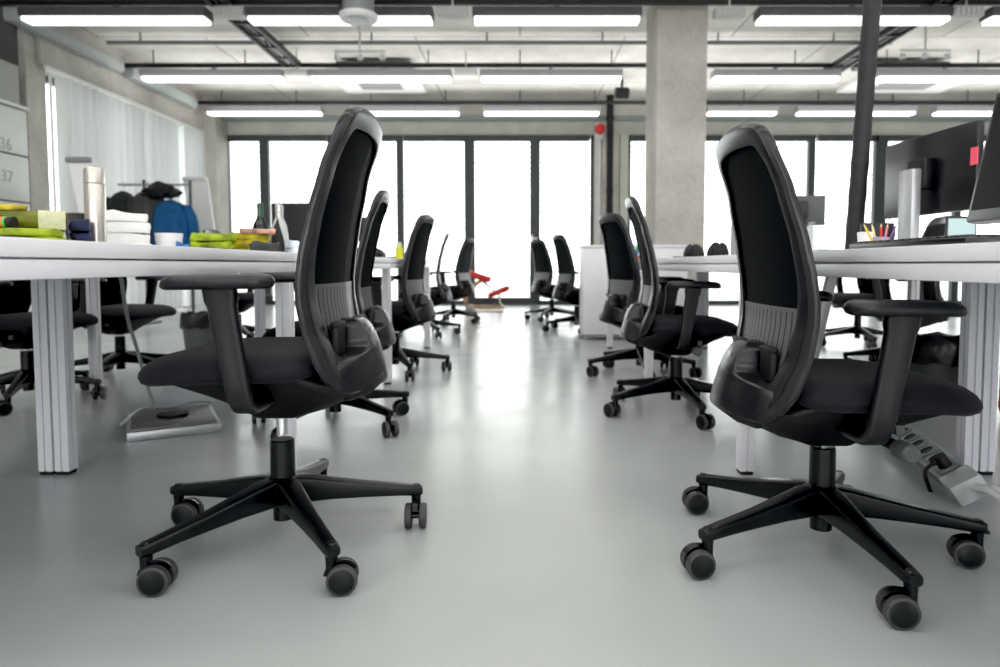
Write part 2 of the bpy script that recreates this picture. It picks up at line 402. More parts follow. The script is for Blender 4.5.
for px, py, l in ((360, 55, 'small white spotlight cluster left of centre under the pipe'), (925, 54, 'small white spotlight cluster on the right of the slanting pipe')):
    x, z = at(px, py, 7.6)
    t = thing('spotlight', l, 'spotlight', (x, 7.6, z), 0, 'spotlight clusters')
    b = new(); cyl(b, (-.28,0,.04), (.28,0,.04), .014, n=8); cyl(b, (0,0,.04), (0,0,ZC-z), .012, n=8); obj('bar', b, M_wplas, t)
    for s in (-.25, 0, .25):
        b = new(); lathe(b, [(.015,.03),(.032,.02),(.038,-.03),(.03,-.034),(.026,-.015)], (s,0,-.02), 16); obj('lamp_head', b, M_wplas, t)
x, z = at(622, 93, 10.2)
t = thing('speaker', 'small black speaker hanging from the ceiling left of the concrete column', 'speaker', (x, 10.2, z))
b = new(); box(b, (0,0,0), (.2,.2,.16), .02, rot=(.3,0,0)); obj('cabinet', b, M_black, t)
b = new(); cyl(b, (0,0,.05), (0,0,ZC-z), .02, n=10); obj('bracket', b, M_black, t)
x, z = at(600, 129, 11.4)
t = thing('fire_alarm', 'red fire alarm sounder high on the pier between the windows', 'alarm', (x-.0, 11.42, z))
b = new(); lathe(b, [(.02,.10),(.075,.085),(.09,.03),(.09,0)], axis='Y'); obj('sounder', b, mat('alarm red', (.75,.03,.03), .4, var=.05), t)
b = new(); box(b, (0,.03,-.03), (.15,.06,.26), .01); obj('back_box', b, M_wplas, t)
# drain pipe
x, z = at(609.5, 200, 11.25)
b = new(); cyl(b, (x, 11.25, 0), (x, 11.25, ZC), .06, n=16)
for zz in (.6, 1.9, 3.1): cyl(b, (x, 11.25, zz), (x, 11.25, zz+.05), .07, n=16)
quick('drain_pipe', 'black vertical pipe beside the pier between the windows', 'pipe', b, M_black)

# ------------------------------------------------------------------ office chair
def interp(tab, z):
    if z <= tab[0][0]: return tab[0][1]
    for (a, va), (c, vc) in zip(tab[:-1], tab[1:]):
        if z <= c:
            t = (z-a)/(c-a); t = t*t*(3-2*t)*.35+t*.65
            return va+(vc-va)*t
    return tab[-1][1]
XB = [(.35,-.180),(.38,-.160),(.43,-.142),(.50,-.124),(.565,-.115),(.61,-.115),(.66,-.120),(.73,-.131),(.85,-.156),(.95,-.186),(.99,-.200),(1.02,-.212)]
def surf(y, z): return interp(XB, z) - .022*(1-min(1, (y/.22)**2))
def closed_smooth(half, n=6):
    pts = half + [(-y, z) for y, z in half[-2:0:-1]]
    m = len(pts); out = []
    for i in range(m):
        a, b_, c, d = [Vector(pts[(i+k-1) % m]) for k in range(4)]
        for j in range(n):
            t = j/n
            out.append(tuple(.5*((2*b_)+(c-a)*t+(2*a-5*b_+4*c-d)*t*t+(3*b_-a-3*c+d)*t**3)))
    return out
OUT = [(0,.352),(.11,.353),(.165,.362),(.200,.40),(.215,.48),(.219,.57),(.213,.68),(.196,.80),(.174,.91),(.163,.955),(.144,.985),(.10,1.0),(0,1.006)]
INN = [(0,.428),(.09,.428),(.130,.434),(.146,.458),(.155,.515),(.168,.585),(.175,.67),(.163,.79),(.143,.89),(.133,.925),(.116,.945),(.08,.952),(0,.955)]
def thick(z):
    return interp([(.34,.016),(.37,.024),(.43,.022),(.50,.016),(.60,.013),(.90,.013),(.96,.018),(1.0,.015)], z)
def chair_meshes():
    P = []
    # --- frame ring with the thick rear shell at its foot
    O, I = closed_smooth(OUT), closed_smooth(INN)
    cs = [(0,.0),(0,.85),(.03,.97),(.10,1.0),(.45,1.0),(.74,1.0),(.80,.93),(.93,.42),(.97,.30),(1,.05),(1,-.6),(.95,-.9),(.4,-.9),(.03,-.6)]
    b = new(); R = []
    for (oy, oz), (iy, iz) in zip(O, I):
        ring = []
        for s, d in cs:
            y, z = iy+(oy-iy)*s, iz+(oz-iz)*s
            T = thick(z)
            ring.append((surf(y, z)-(T*d if d > 0 else d*.010)-.004, y, z))
        R.append(ring)
    R.append(R[0]); V = loft(b, R, cap=False)
    bmesh.ops.remove_doubles(b, verts=b.verts, dist=1e-5)
    P.append(('backrest_frame', finish('backrest_frame', b, M_frame, 26), 'up'))
    # --- mesh panel
    def panel(z0, z1, nz, off, grow):
        b = new(); rows = []
        half = INN
        for i in range(nz+1):
            z = z0+(z1-z0)*i/nz
            hw = 0
            for (ya, za), (yb, zb) in zip(INN[:-1], INN[1:]):
                if min(za, zb) <= z <= max(za, zb) and abs(zb-za) > 1e-6:
                    hw = max(hw, ya+(yb-ya)*(z-za)/(zb-za))
            hw = max(hw, .10 if z > .9 else .03)+grow
            rows.append([(surf(hw*u, z)-off, hw*u, z) for u in [k/8-1 for k in range(17)]])
        loft(b, rows, cap=False, closed=False)
        r = bmesh.ops.solidify(b, geom=b.faces[:], thickness=.004)
        return b
    P.append(('mesh_back', finish('mesh_back', panel(.59, .972, 16, .008, .022), M_mesh), 'up'))
    P.append(('front_fabric', finish('front_fabric', panel(.40, .970, 18, -.003, .020), M_mesh), 'up'))
    P.append(('lumbar_panel', finish('lumbar_panel', panel(.43, .597, 8, .012, .014), M_lumbar), 'up'))
    # --- rear shell: wide at the foot, narrowing to a central spine between two cut-outs
    b = new(); R = []
    for z, hw, pr in ((.350,.150,.030),(.354,.165,.048),(.364,.174,.058),(.385,.176,.066),(.405,.170,.069),(.420,.156,.070),(.428,.125,.070),(.433,.090,.070),(.439,.066,.070),(.450,.054,.069),(.470,.049,.067),(.488,.046,.062),(.498,.043,.057),(.505,.039,.050),(.509,.032,.042),(.511,.022,.034)):
        us = [-1,-.97,-.9,-.78,-.6,-.4,-.2,0,.2,.4,.6,.78,.9,.97,1]
        ring = []
        for u in us:
            y = hw*u; e = 1-.10*max(0,(abs(u)-.9)/.1)**2
            ring.append((surf(y, z)-.012-pr*(1-(y/.19)**2)*e, y, z))
        ring += [(surf(hw*u, z)-.004, hw*u, z) for u in us[::-1]]
        R.append(ring)
    loft(b, R); P.append(('rear_shell', finish('rear_shell', b, M_frame, 42), 'up'))
    # --- lumbar sliders seen in the two cut-outs
    for s in (-1, 1):
        b = new(); box(b, (surf(.095,.47)-.020, .098*s, .470), (.022, .070, .082), .010)
        box(b, (surf(.095,.5)-.030, .098*s, .503), (.016, .078, .012), .005)
        P.append(('lumbar_slider', finish('lumbar_slider', b, M_black), 'up'))
    b = new(); box(b, (surf(0,.480)-.012-.0655, 0, .480), (.005,.013,.013), .001)
    P.append(('logo_plate', finish('logo_plate', b, mat('pale logo plate', (.8,.8,.8), .4)), 'up'))
    # --- seat cushion
    b = new(); R = []
    for z, i in ((.384,.036),(.387,.016),(.396,.004),(.408,0),(.424,.001),(.436,.010),(.445,.026),(.450,.05),(.453,.09),(.454,.14)):
        ring = []
        for x, y in rrect(-.142+i, .256-i, -.243+i, .243-i, max(.03, .095-i*.6), 7):
            zz = z - (.018*max(0,(x-.06)/.2)**2) - .012*(abs(y)/.24)**3*(1 if z > .42 else 0)
            zz -= .010*(1-min(1, (x/.2)**2))*(1-min(1,(y/.2)**2)) if z > .449 else 0
            ring.append((x, y, zz))
        R.append(ring)
    loft(b, R); P.append(('seat', finish('seat', b, M_fabric, 60), 'up'))
    # --- under-seat mechanism
    b = new(); R = []
    for z, x0, x1, hy, r in ((.388,-.150,.205,.200,.07),(.372,-.180,.195,.188,.06),(.345,-.200,.15,.15,.06),(.320,-.18,.11,.115,.05),(.296,-.13,.08,.085,.04),(.280,-.08,.06,.065,.03),(.272,-.06,.05,.055,.025)):
        R.append([(x, y, z) for x, y in rrect(x0, x1, -hy, hy, r, 5)])
    loft(b, R)
    box(b, (-.205, 0, .352), (.075, .20, .05), .014, rot=(0,.35,0))
    P.append(('seat_mechanism', finish('seat_mechanism', b, M_black, 45), 'up'))
    b = new(); cyl(b, (.045,-.10,.325), (.045,-.24,.318), .014, .012, 14, mi=1); lathe(b, [(.012,.0),(.0185,.006),(.0185,.05),(.015,.055)], (.045,-.232,.318), 20, 'Y')
    box(b, (.07,-.19,.345), (.02,.02,.022), .003)
    P.append(('height_lever', finish('height_lever', b, [M_dgrey, M_black]), 'up'))
    # --- armrests
    def post(s):
        b = new(); pts = smooth_path([(-.012,.10*s,.338),(-.012,.20*s,.334),(-.010,.245*s,.340),(-.006,.262*s,.375),(.004,.268*s,.45),(.016,.272*s,.53),(.024,.274*s,.594)], 5)
        R = []
        for i, p in enumerate(pts):
            q = i/(len(pts)-1)
            hw = .021+.009*q; th = .012+.001*q
            if q > .93: hw += .004
            d = (pts[min(i+1, len(pts)-1)]-pts[max(i-1, 0)]).normalized()
            ax = Vector((1,0,0)); nn = d.cross(ax).normalized()
            ax2 = nn.cross(d).normalized()
            R.append([p+ax2*a+nn*c for a, c in rrect(-hw, hw, -th, th, .008, 3)])
        loft(b, R)
        return b
    for s in (-1, 1): P.append(('armrest_post', finish('armrest_post', post(s), M_plastic, 50), 'up'))
    for s in (-1, 1):
        b = new(); R = []
        for z, i in ((.592,.010),(.596,.003),(.604,0),(.613,.002),(.619,.007),(.622,.016)):
            ring = []
            for x, y in rrect(-.086+i, .139-i, .274*s-.044+i, .274*s+.044-i, .036-i*.5, 7):
                ring.append((x, y, z - .012*max(0,(x-.06)/.1)**2*(1 if z > .6 else .6)))
            R.append(ring)
        loft(b, R); P.append(('armrest_pad', finish('armrest_pad', b, M_pad, 60), 'up'))
    b = new(); cyl(b, (0,0,.22), (0,0,.29), .0135, n=20); cyl(b, (0,0,.262), (0,0,.30), .024, .03, 20); P.append(('gas_lift', finish('gas_lift', b, M_chrome), 'up'))
    # --- star base
    b = new(); lathe(b, [(.018,.055),(.025,.057),(.025,.10),(.040,.105),(.046,.125),(.044,.158),(.030,.166),(.029,.255),(.026,.258),(.016,.258)])
    P.append(('base_column', finish('base_column', b, M_base, 30), 'base'))
    return P
CHAIR = chair_meshes()
b = new(); R = []
for x, zt, hh, hw in ((.025,.163,.064,.026),(.06,.160,.062,.026),(.12,.147,.050,.023),(.20,.130,.038,.0195),(.27,.118,.031,.0175),(.332,.107,.026,.0165),(.347,.104,.022,.014)):
    R.append([(x, y, z) for y, z in rrect(-hw, hw, zt-hh, zt, .007, 3)])
loft(b, R); cyl(b, (.332,0,.10), (.332,0,.066), .0145, .0125, 14); cyl(b, (.332,0,.109), (.332,0,.10), .009, .0165, 14)
M_LEG = finish('base_leg', b, M_base, 40)
b = new(); pts = []
R = []
for k in range(9):
    a = PI*(.02+.96*k/8); R.append([(cos(a)*.0375-.020, y, .036+sin(a)*.0385) for y in (-.0085,.0085)])
V = []
for k in range(9):
    a = PI*(.05+.75*k/8)
    V.append([(-.022+cos(a)*r, y, .0325+sin(a)*r) for r, y in ((.036,-.0065),(.040,.0065),(.020,.0065),(.020,-.0065))])
loft(b, V); cyl(b, (0,0,.04), (0,0,.076), .0125, n=14); cyl(b, (-.022,-.020,.0325), (-.022,.020,.0325), .008, n=10)
M_CAST = finish('caster', b, M_base, 40)
b = new(); lathe(b, [(.012,-.0095),(.028,-.0095),(.0322,-.0065),(.0325,.004),(.0316,.0075),(.0268,.0095),(.0258,.0095)], n=30, axis='Y', mi=0)
lathe(b, [(.0262,.0075),(.0262,.0095),(.020,.0105),(.008,.011)], n=30, axis='Y', mi=1)
M_WHEEL = finish('wheel', b, [M_tyre, M_base], 35)

def chair(x, y, yaw, base, label, group, lift=0, cast=None, tilt=0):
    t = thing('office_chair', label, 'chair', (x, y, 0), rad(yaw), group)
    for n, me, k in CHAIR: link(n, me, t, (0,0,lift if k == 'up' else 0))
    rnd = random.Random(int(x*100+y*1000))
    for i in range(5):
        a = rad(base+72*i-yaw)
        link('base_leg', M_LEG, t, rot=(0,0,a))
        ca = rad(cast[i]-yaw) if cast else rnd.uniform(0, 2*PI)
        c = link('caster', M_CAST, t, (.332*cos(a), .332*sin(a), 0), (0,0,ca))
        link('wheel', M_WHEEL, c, (-.022,-.0185,.0326)); link('wheel', M_WHEEL, c, (-.022,.0185,.0326), (0,0,PI))
    return t
GL, GR = 'chairs along the left side of the aisle', 'chairs along the right side of the aisle'
GB, GBR = 'chairs on the far side of the left desks', 'chairs on the far side of the right desks'
# base angles in world degrees; caster headings in world degrees
chair(-.592, 1.64, 180, 18, 'large black swivel chair in the left foreground, its shiny gas lift raised', GL, .05, [95, 60, 180, 185, 190])
chair(.725, 1.575, 0, 58, 'large black swivel chair in the right foreground, nearest the power strip', GR, 0, [160, 0, 6, 352, 345])
chair(-.80, 2.86, 185, 36, 'second black office chair on the left of the aisle, behind the foreground one', GL)
chair(.735, 3.12, -4, 60, 'second black office chair on the right of the aisle, behind the foreground one', GR)
chair(-.80, 4.25, 172, 7, 'third black office chair on the left of the aisle, with a pale lumbar panel', GL)
chair(.76, 4.2, 17, 50, 'third black office chair on the right, just in front of the white cabinet', GR)
chair(-.93, 6.55, 185, 10, 'fourth black office chair on the left, its back seen edge on as a thin line', GL)
chair(-.80, 8.0, 163, 40, 'farthest black office chair on the left, beside the red kneeling stool', GL)
chair(.60, 7.0, 18, 55, 'black office chair on the right beyond the white cabinet, nearer of two', GR)
chair(.40, 8.35, 28, 30, 'farthest black office chair on the right, turned near the glass door', GR)
chair(-2.49, 3.35, 0, 5, 'black office chair at the left edge, seen under the desk behind the desk leg', GB)
chair(-2.44, 4.05, -8, 275, 'black office chair under the far left desk, behind the hanging grey cable', GB)
chair(-2.5, 5.9, 0, 20, 'distant black office chair beyond the left desks, seen past the foreground armrest', GB)
chair(2.50, 4.35, 170, 20, 'black office chair beyond the right desks, above the foreground armrest', GBR)
chair(2.92, 5.75, 185, 50, 'black office chair far beyond the right desks, left of the slanted grey post', GBR)

# ------------------------------------------------------------------ desks
def leg_profile(w=.046):
    h = w/2; g = .004
    return [(-h,-h),(-g,-h),(-g,-h+.006),(g,-h+.006),(g,-h),(h,-h),(h,-g),(h-.006,-g),(h-.006,g),(h,g),(h,h),(g,h),(g,h-.006),(-g,h-.006),(-g,h),(-h,h),(-h,g),(-h+.006,g),(-h+.006,-g),(-h,-g)]
DW, DL = .785, 1.67
def desk_meshes(DL=DL):
    D = {}
    b = new(); box(b, (0,0,.7105), (DW, DL-.006, .029), .002); D['tabletop'] = finish('tabletop', b, M_white)
    b = new(); i = .003
    for s in (-1, 1): box(b, (s*(DW/2-.0225-i), 0, .6775), (.045, DL-.012, .031), .002)
    for s in (-1, 1): box(b, (0, s*(DL/2-.024-i), .6775), (DW-.10, .045, .031), .002)
    box(b, (0, 0, .692), (DW-.06, DL-.06, .008)); 
    D['desk_frame'] = finish('desk_frame', b, M_wmetal)
    b = new(); prism(b, leg_profile(), .012, .662)
    for z in (.10,):
        for a in (-.012, .012): cyl(b, (a,-.0235,z), (a,-.0225,z), .003, n=8)
    D['leg'] = finish('leg', b, M_wmetal)
    b = new(); box(b, (0,0,.006), (.042,.042,.012), .002); D['foot'] = finish('foot', b, M_black)
    return D
DESKS = {}
def desk(x, y, label, group, first=False, DL=DL, zs=1):
    DESK = DESKS.setdefault(DL, None) or desk_meshes(DL); DESKS[DL] = DESK
    t = thing('desk', label, 'desk', (x, y, 0), 0, group)
    t.scale = (1, 1, zs)
    link('tabletop', DESK['tabletop'], t); link('desk_frame', DESK['desk_frame'], t)
    for sx in (-1, 1):
        for sy in ((-1, 1) if first else (1,)):
            l = link('leg', DESK['leg'], t, (sx*(DW/2-.025), sy*(DL/2-.03), 0)); link('foot', DESK['foot'], l)
J = [.54, 2.21, 3.88, 5.55]
nth = ['nearest the camera', 'second from the camera', 'third from the camera']
items_l = ['carrying the near vest pile', 'carrying the two bottles', 'carrying the yellow highlighter']
items_r = ['carrying the black keyboard', 'carrying the clear bottle', 'carrying two black bags']
items_r2 = ['its legs at the right edge', 'carrying the large monitor', 'carrying the small dark monitor']
for k in range(3):
    y = (J[k]+J[k+1])/2
    desk(.722+DW/2, y, 'white right aisle desk, %s, %s' % (nth[k], items_r[k]), 'white desks along the right of the aisle', k == 0)
    desk(-.745-DW/2, y, 'white left aisle desk, %s, %s' % (nth[k], items_l[k]), 'white desks along the left of the aisle', k == 0, zs=1.0083)
    desk(.722+DW*1.5+.004, y, 'white outer right desk, %s, %s' % (nth[k], items_r2[k]), 'white desks in the outer right row', k == 0)
    if k < 2:
        desk(-.745-DW*1.5-.004, y if k == 0 else 2.21+.70, 'white outer left desk, %s, behind the aisle desks' % nth[k], 'white desks in the outer left row', k == 0, DL if k == 0 else 1.40, zs=1.0083)

# white cabinet at the end of the right bench
t = thing('storage_cabinet', 'low white cabinet standing at the end of the right desk row', 'cabinet', (1.06, 6.33, 0))
b = new(); box(b, (0,0,.045), (.92,.40,.05)); obj('plinth', b, M_greyp, t)
b = new(); box(b, (0,0,.45), (.95,.42,.80), .004); obj('carcass', b, M_white, t)
b = new(); box(b, (0,0,.862), (.96,.44,.024), .003); obj('top_panel', b, M_white, t)

# ------------------------------------------------------------------ left wall lockers
t = thing('locker', 'pale locker unit with numbered doors against the left wall', 'locker', (-5.32, 6.25, -.0))
M_lock = mat('pale grey locker paint', (.66,.68,.67), .45, var=.03, scale=4)
b = new(); box(b, (-.01,0,1.13), (.50,1.4,2.26), .004); obj('carcass', b, M_dgrey, t)
b = new(); box(b, (.01,0,2.285), (.55,1.42,.035), .004); obj('top_panel', b, M_lock, t)
for r_ in range(5):
    z1 = 2.255-.47*r_; z0 = max(z1-.45, .03)
    for c_ in range(2):
        d = None
        b = new(); box(b, (.25,.35-.70*c_,(z0+z1)/2), (.02,.68,z1-z0), .003); d = obj('locker_door', b, M_lock, t)
        if c_ == 0 and r_ < 2:
            cu = bpy.data.curves.new('door_number', 'FONT'); cu.body = ('36', '37')[r_]; cu.size = .165; cu.extrude = .001; cu.align_x = 'CENTER'
            tmp = bpy.data.objects.new('tmp', cu); C.objects.link(tmp); me = bpy.data.meshes.new_from_object(tmp.evaluated_get(bpy.context.evaluated_depsgraph_get())); bpy.data.objects.remove(tmp); me.materials.clear(); me.materials.append(mat('grey number paint', (.42,.44,.44), .5)); n = link('door_number', me, d)
            n.location = (.262, .39, z1-.43 if r_ == 0 else z1-.275); n.rotation_euler = (PI/2, 0, PI/2)
b = new(); box(b, (0,0,.20), (.46,.80,.40), .006); box(b, (0,0,.405), (.47,.82,.02), .004)
quick('storage_box', 'pale grey box standing on top of the numbered lockers', 'box', b, mat('pale grey card', (.36,.37,.36), .7, var=.05), (-5.36, 6.55, 2.304))

# ------------------------------------------------------------------ far left: flipcharts and clothes rail
def flipchart(px0, px1, pyt, Y, label, dx, roll):
    x0, zt = at(px0, pyt, Y); x1, _ = at(px1, pyt, Y)
    t = thing('flipchart', label, 'flipchart', ((x0+x1)/2, Y, 0), 0, 'white flipcharts by the curtains')
    w = max(x1-x0, .22)
    b = new(); R = []
    for z, o in ((zt, 0), (.75, dx)):
        R.append([(o-w/2, 0, z), (o+w/2, 0, z), (o+w/2, .03, z), (o-w/2, .03, z)])
    loft(b, R); obj('board', b, M_wmetal, t)
    b = new(); R = []
    for z, o in ((zt-.03, 0), (.85, dx*.93)):
        R.append([(o-w/2+.02, -.012, z), (o+w/2-.01, -.012, z), (o+w/2-.01, -.002, z), (o-w/2+.02, -.002, z)])
    loft(b, R); obj('paper_pad', b, mat('bright white paper', (.93,.93,.92), .9, var=.01), t)
    b = new(); box(b, (0,-.012,zt+.0), (w, .05, .05), .012); obj('clamp_bar', b, M_greyp if roll else M_wplas, t)
    for s in (-1, 0, 1):
        b = new(); cyl(b, (s*w*.35, .05, zt-.2), (s*w*.75+dx, .05+(.45 if s == 0 else 0), 0), .014, n=10); obj('leg', b, M_alu, t)
flipchart(67, 92, 160, 6.3, 'white flipchart board standing behind the steel flask', .16, True)
flipchart(183, 207, 179, 8.2, 'white flipchart leaning beside the clothes rail, near the corner pillar', .12, False)

Yr = 7.3
xr0, zr = at(118, 180, Yr); xr1, _ = at(190, 180, Yr)
t = thing('clothes_rail', 'metal clothes rail hung with jackets in front of the curtains', 'clothes rail', ((xr0+xr1)/2, Yr, 0))
w = xr1-xr0
b = new(); cyl(b, (-w/2,0,zr-.05), (w/2,0,zr-.05), .014, n=10); obj('top_bar', b, M_alu, t)
for s in (-.28, 1):
    b = new(); cyl(b, (s*w/2,0,.06), (s*w/2,0,zr+.0), .016, n=10); obj('upright', b, M_dgrey, t)
    b = new(); cyl(b, (s*w/2,-.25,.05), (s*w/2,.25,.05), .016, n=10); obj('foot_bar', b, M_dgrey, t)
def garment(px, w, L, col, label, dz=0, Y=Yr, zt=None, d=.16):
    x, _ = at(px, 200, Y); z = (zt if zt else zr-.06)
    t = thing('jacket', label, 'jacket', (x, Y, z+dz), 0, 'jackets on the clothes rail')
    m = mat('cloth %.2f %.2f %.2f' % col, col, .9, var=.25, scale=12, bump=.4)
    b = new(); R = []
    for q, (zz, ww, dd) in enumerate(((-.06,.10,.3),(-.09,.42,.6),(-.14,.72,.85),(-.24,.92,1),(-.5,.96,1.0),(-L*.8,1.0,1.0),(-L,1.02,.9))):
        ring = []
        for i in range(24):
            a = 2*PI*i/24; r = 1+.07*sin(a*7+q)
            ring.append((cos(a)*w/2*ww*r, sin(a)*d*dd*r, zz))
        R.append(ring)
    loft(b, R); obj('body', b, m, t, angle=80)
    for s in (-1, 1):
        b = new(); tube(b, smooth_path([(s*w*.36,0,-.14),(s*w*.52,-.02,-.30),(s*w*.58,-.03,-.62)], 4), .055, 10); obj('sleeve', b, m, t, angle=80)
    b = new(); tube(b, smooth_path([(0,0,-.075),(0,0,-.03),(.025,0,.0),(.012,0,.035),(-.022,0,.03)], 4), .004, 6)
    tube(b, [(-w*.36,0,-.12),(0,0,-.07),(w*.36,0,-.12)], .006, 6); obj('hanger', b, M_alu, t)
garment(124, .34, .8, (.035,.04,.04), 'black jacket at the left end of the clothes rail')
garment(147, .34, .85, (.07,.072,.07), 'dark grey jacket in the middle of the clothes rail', Y=Yr-.05)
garment(171, .46, .9, (.015,.10,.26), 'bright blue jacket at the right end of the clothes rail', Y=Yr-.05, dz=-.10)
xc, zc_ = at(166, 190, Yr)
b = new(); bmesh.ops.create_icosphere(b, subdivisions=4, radius=1)
for v in b.verts:
    p = v.co.copy(); k = 1+.30*noise.noise(p*2.2)+.14*noise.noise(p*5)
    v.co = Vector((p.x*.20*k, p.y*.09*k, p.z*.085*k - .05*abs(p.x)))
quick('scarf', 'black scarf bundled over the clothes rail above the blue jacket', 'scarf', b, M_black, (xc, Yr-.12, zc_-.01))

# ------------------------------------------------------------------ things on the left desks
DT = .7314
def ray_place(px0, px1, Y, depth):
    "stand an object of this width so that its depth runs away along the line of sight"
    xa, xb = at(px0, 230, Y)[0], at(px1, 230, Y)[0]
    xc = (xa+xb)/2; th = math.atan2(Y, xc)-PI/2; q = (Y+depth/2*cos(th))/Y
    return xc*q, Y*q, (xb-xa)*cos(th), th
def cloth_slab(b, w, depth, h, seed, z0=0, amp=.012):
    rnd = Vector((seed*3.1, seed*1.7, seed*.9)); R = []
    prof = [(0,.5),(0,.2),(.0,.07),(.06,.02),(.25,0),(.5,-.01),(.78,.0),(.94,.03),(1,.10),(1.03,.22),(1.05,.5),(1.05,.9)]
    for f, i in prof:
        ii = i*min(w, depth)*.5
        R.append([(x, y, z0+f*h) for x, y in rrect(-w/2+ii, w/2-ii, -depth/2+ii, depth/2-ii, max(.004, min(.03, w*.2)-ii*.2), 7)])
    V = loft(b, R)
    for q, ring in enumerate(V):
        for v in ring:
            n = noise.noise_vector(v.co*11+rnd)*amp*1.7 + noise.noise_vector(v.co*38+rnd)*amp*.8
            if prof[q][0] <= .06: n.z = abs(n.z)*.1
            v.co += n
def folded(name, label, cat, px0, px1, Y, z0, h, depth, col, group=None, layers=2, seed=1, rz=0, rough=.75):
    x, y, w, th = ray_place(px0, px1, Y, depth)
    t = thing(name, label, cat, (x, y, z0), th+rz, group)
    m = mat('folded cloth %.2f %.2f %.2f' % col, col, rough, var=.75, scale=17, bump=.6)  # strong noise paints crease shadows into the cloth colour
    rnd = random.Random(seed); hh = h/layers
    for k in range(layers):
        b = new(); cloth_slab(b, w*rnd.uniform(.88, 1), depth, hh*.97, seed+k*7, k*hh, min(.014, hh*.3)); obj('fold', b, m, t, angle=70)
    return t, w
NEON, OLIVE = (.42,.52,.02), (.13,.14,.012)
folded('safety_vest', 'bright yellow green safety vest folded at the bottom of the near pile', 'vest', -14, 68, 1.95, DT, .065, .26, (.24,.31,.012), 'folded safety vests on the left desk', 3, 3)
t, w = folded('safety_vest', 'olive safety vest with a pale reflective stripe folded on top of the near pile', 'vest', -40, 72, 2.01, DT+.066, .056, .28, (.12,.13,.012), 'folded safety vests on the left desk', 1, 5)
b = new(); box(b, (w*.5-.045, -.141, .030), (.070, .012, .058), .003); obj('reflective_stripe', b, mat('reflective stripe', (.62,.62,.40), .4, var=.15, scale=40), t)
folded('safety_vest', 'crumpled yellowish vest lying on top of the near pile at the left edge', 'vest', -25, 30, 2.03, DT+.124, .022, .22, (.42,.34,.03), 'folded safety vests on the left desk', 1, 8)
x, z = at(7, 223, 1.972)[0], DT+.0835
t = thing('marker_tube', 'short tube with orange, green and black bands lying by the near vests', 'tube', (x, 1.972, z))
for a, c, m in ((-.05,-.005,mat('orange plastic', (.85,.16,.02), .45)), (-.005,.004,mat('green plastic', (.05,.45,.08), .45)), (.004,.022,M_black)):
    b = new(); cyl(b, (a,0,0), (c,0,0), .017, n=16); obj('band', b, m, t)
folded('sweater', 'navy blue folded garment between the vests and the steel flask', 'garment', 70, 90, 2.12, DT, .10, .14, (.008,.014,.05), None, 3, 4)
x0, zt = at(95, 168, 2.3)
t = thing('flask', 'tall brushed steel vacuum flask standing on the left desk', 'flask', (x0-.004, 2.3, DT))
hF = zt-DT
M_steel = mat('brushed steel', (.62,.58,.54), .28, .85, var=.05, scale=30)
b = new(); lathe(b, [(.028,0),(.032,.004),(.032,hF*.80),(.031,hF*.81)]); obj('body', b, M_steel, t)
b = new(); lathe(b, [(.0305,hF*.815),(.032,hF*.82),(.031,hF*.97),(.027,hF*.998),(.01,hF)]); obj('cup_lid', b, M_steel, t)
Yt = 2.55
pos = ['bottom', 'second from the bottom', 'third from the bottom', 'top']
xT, yT, w, th = ray_place(100, 150, Yt, .22); hs = (at(100, 211, Yt)[1]-DT)/4
for k in range(4):
    b = new(); cloth_slab(b, w*(1-.01*(k % 2)), .22, hs*.97, 30+k, 0, .007)
    quick('towel', 'white folded towel, %s of the stack beside the steel flask' % pos[k], 'towel', b, mat('white terry', (.83,.84,.82), .85, var=.05, scale=30, bump=.5), (xT+.003*(-1)**k, yT, DT+k*hs), (0,0,th), 'white towels stacked on the left desk')
x0, zt = at(152, 233, 2.75); x1, _ = at(178, 233, 2.75); r = (x1-x0)/2; h = zt-DT
b = new(); lathe(b, [(r*.72,0),(r*.78,.004),(r*.93,h*.6),(r,h),(r*.95,h),(r*.88,h*.6),(r*.7,.01)]); quick('bowl', 'white tapered bowl between the towels and the blue cloth', 'bowl', b, M_wplas, ((x0+x1)/2, 2.78, DT))
t, w = folded('cleaning_cloth', 'small crumpled blue cloth beside the white bowl', 'cloth', 177, 190, 2.75, DT, .05, .08, (.08,.22,.62), None, 1, 9)
folded('safety_vest', 'lime green safety vest at the left end of the pile beside the bottles', 'vest', 189, 236, 2.9, DT, .095, .20, (.25,.33,.012), 'folded safety vests by the bottles', 3, 11)
folded('safety_vest', 'yellow safety vest in the middle of the pile beside the bottles', 'vest', 228, 270, 3.02, DT, .10, .18, (.36,.31,.012), 'folded safety vests by the bottles', 3, 14)
folded('shirt', 'pale pink folded garment lying over the yellow vest by the bottles', 'garment', 240, 276, 3.02, DT+.10, .02, .14, (.55,.30,.22), None, 1, 15)
folded('bag', 'flat dark grey pouch lying in front of the two bottles', 'bag', 250, 284, 2.75, DT, .055, .14, (.03,.03,.034), None, 1, 17)
folded('plastic_bag', 'crumpled white and blue plastic bag right of the grey pouch', 'bag', 284, 299, 2.86, DT, .06, .16, (.55,.60,.68), None, 2, 19, rough=.3)
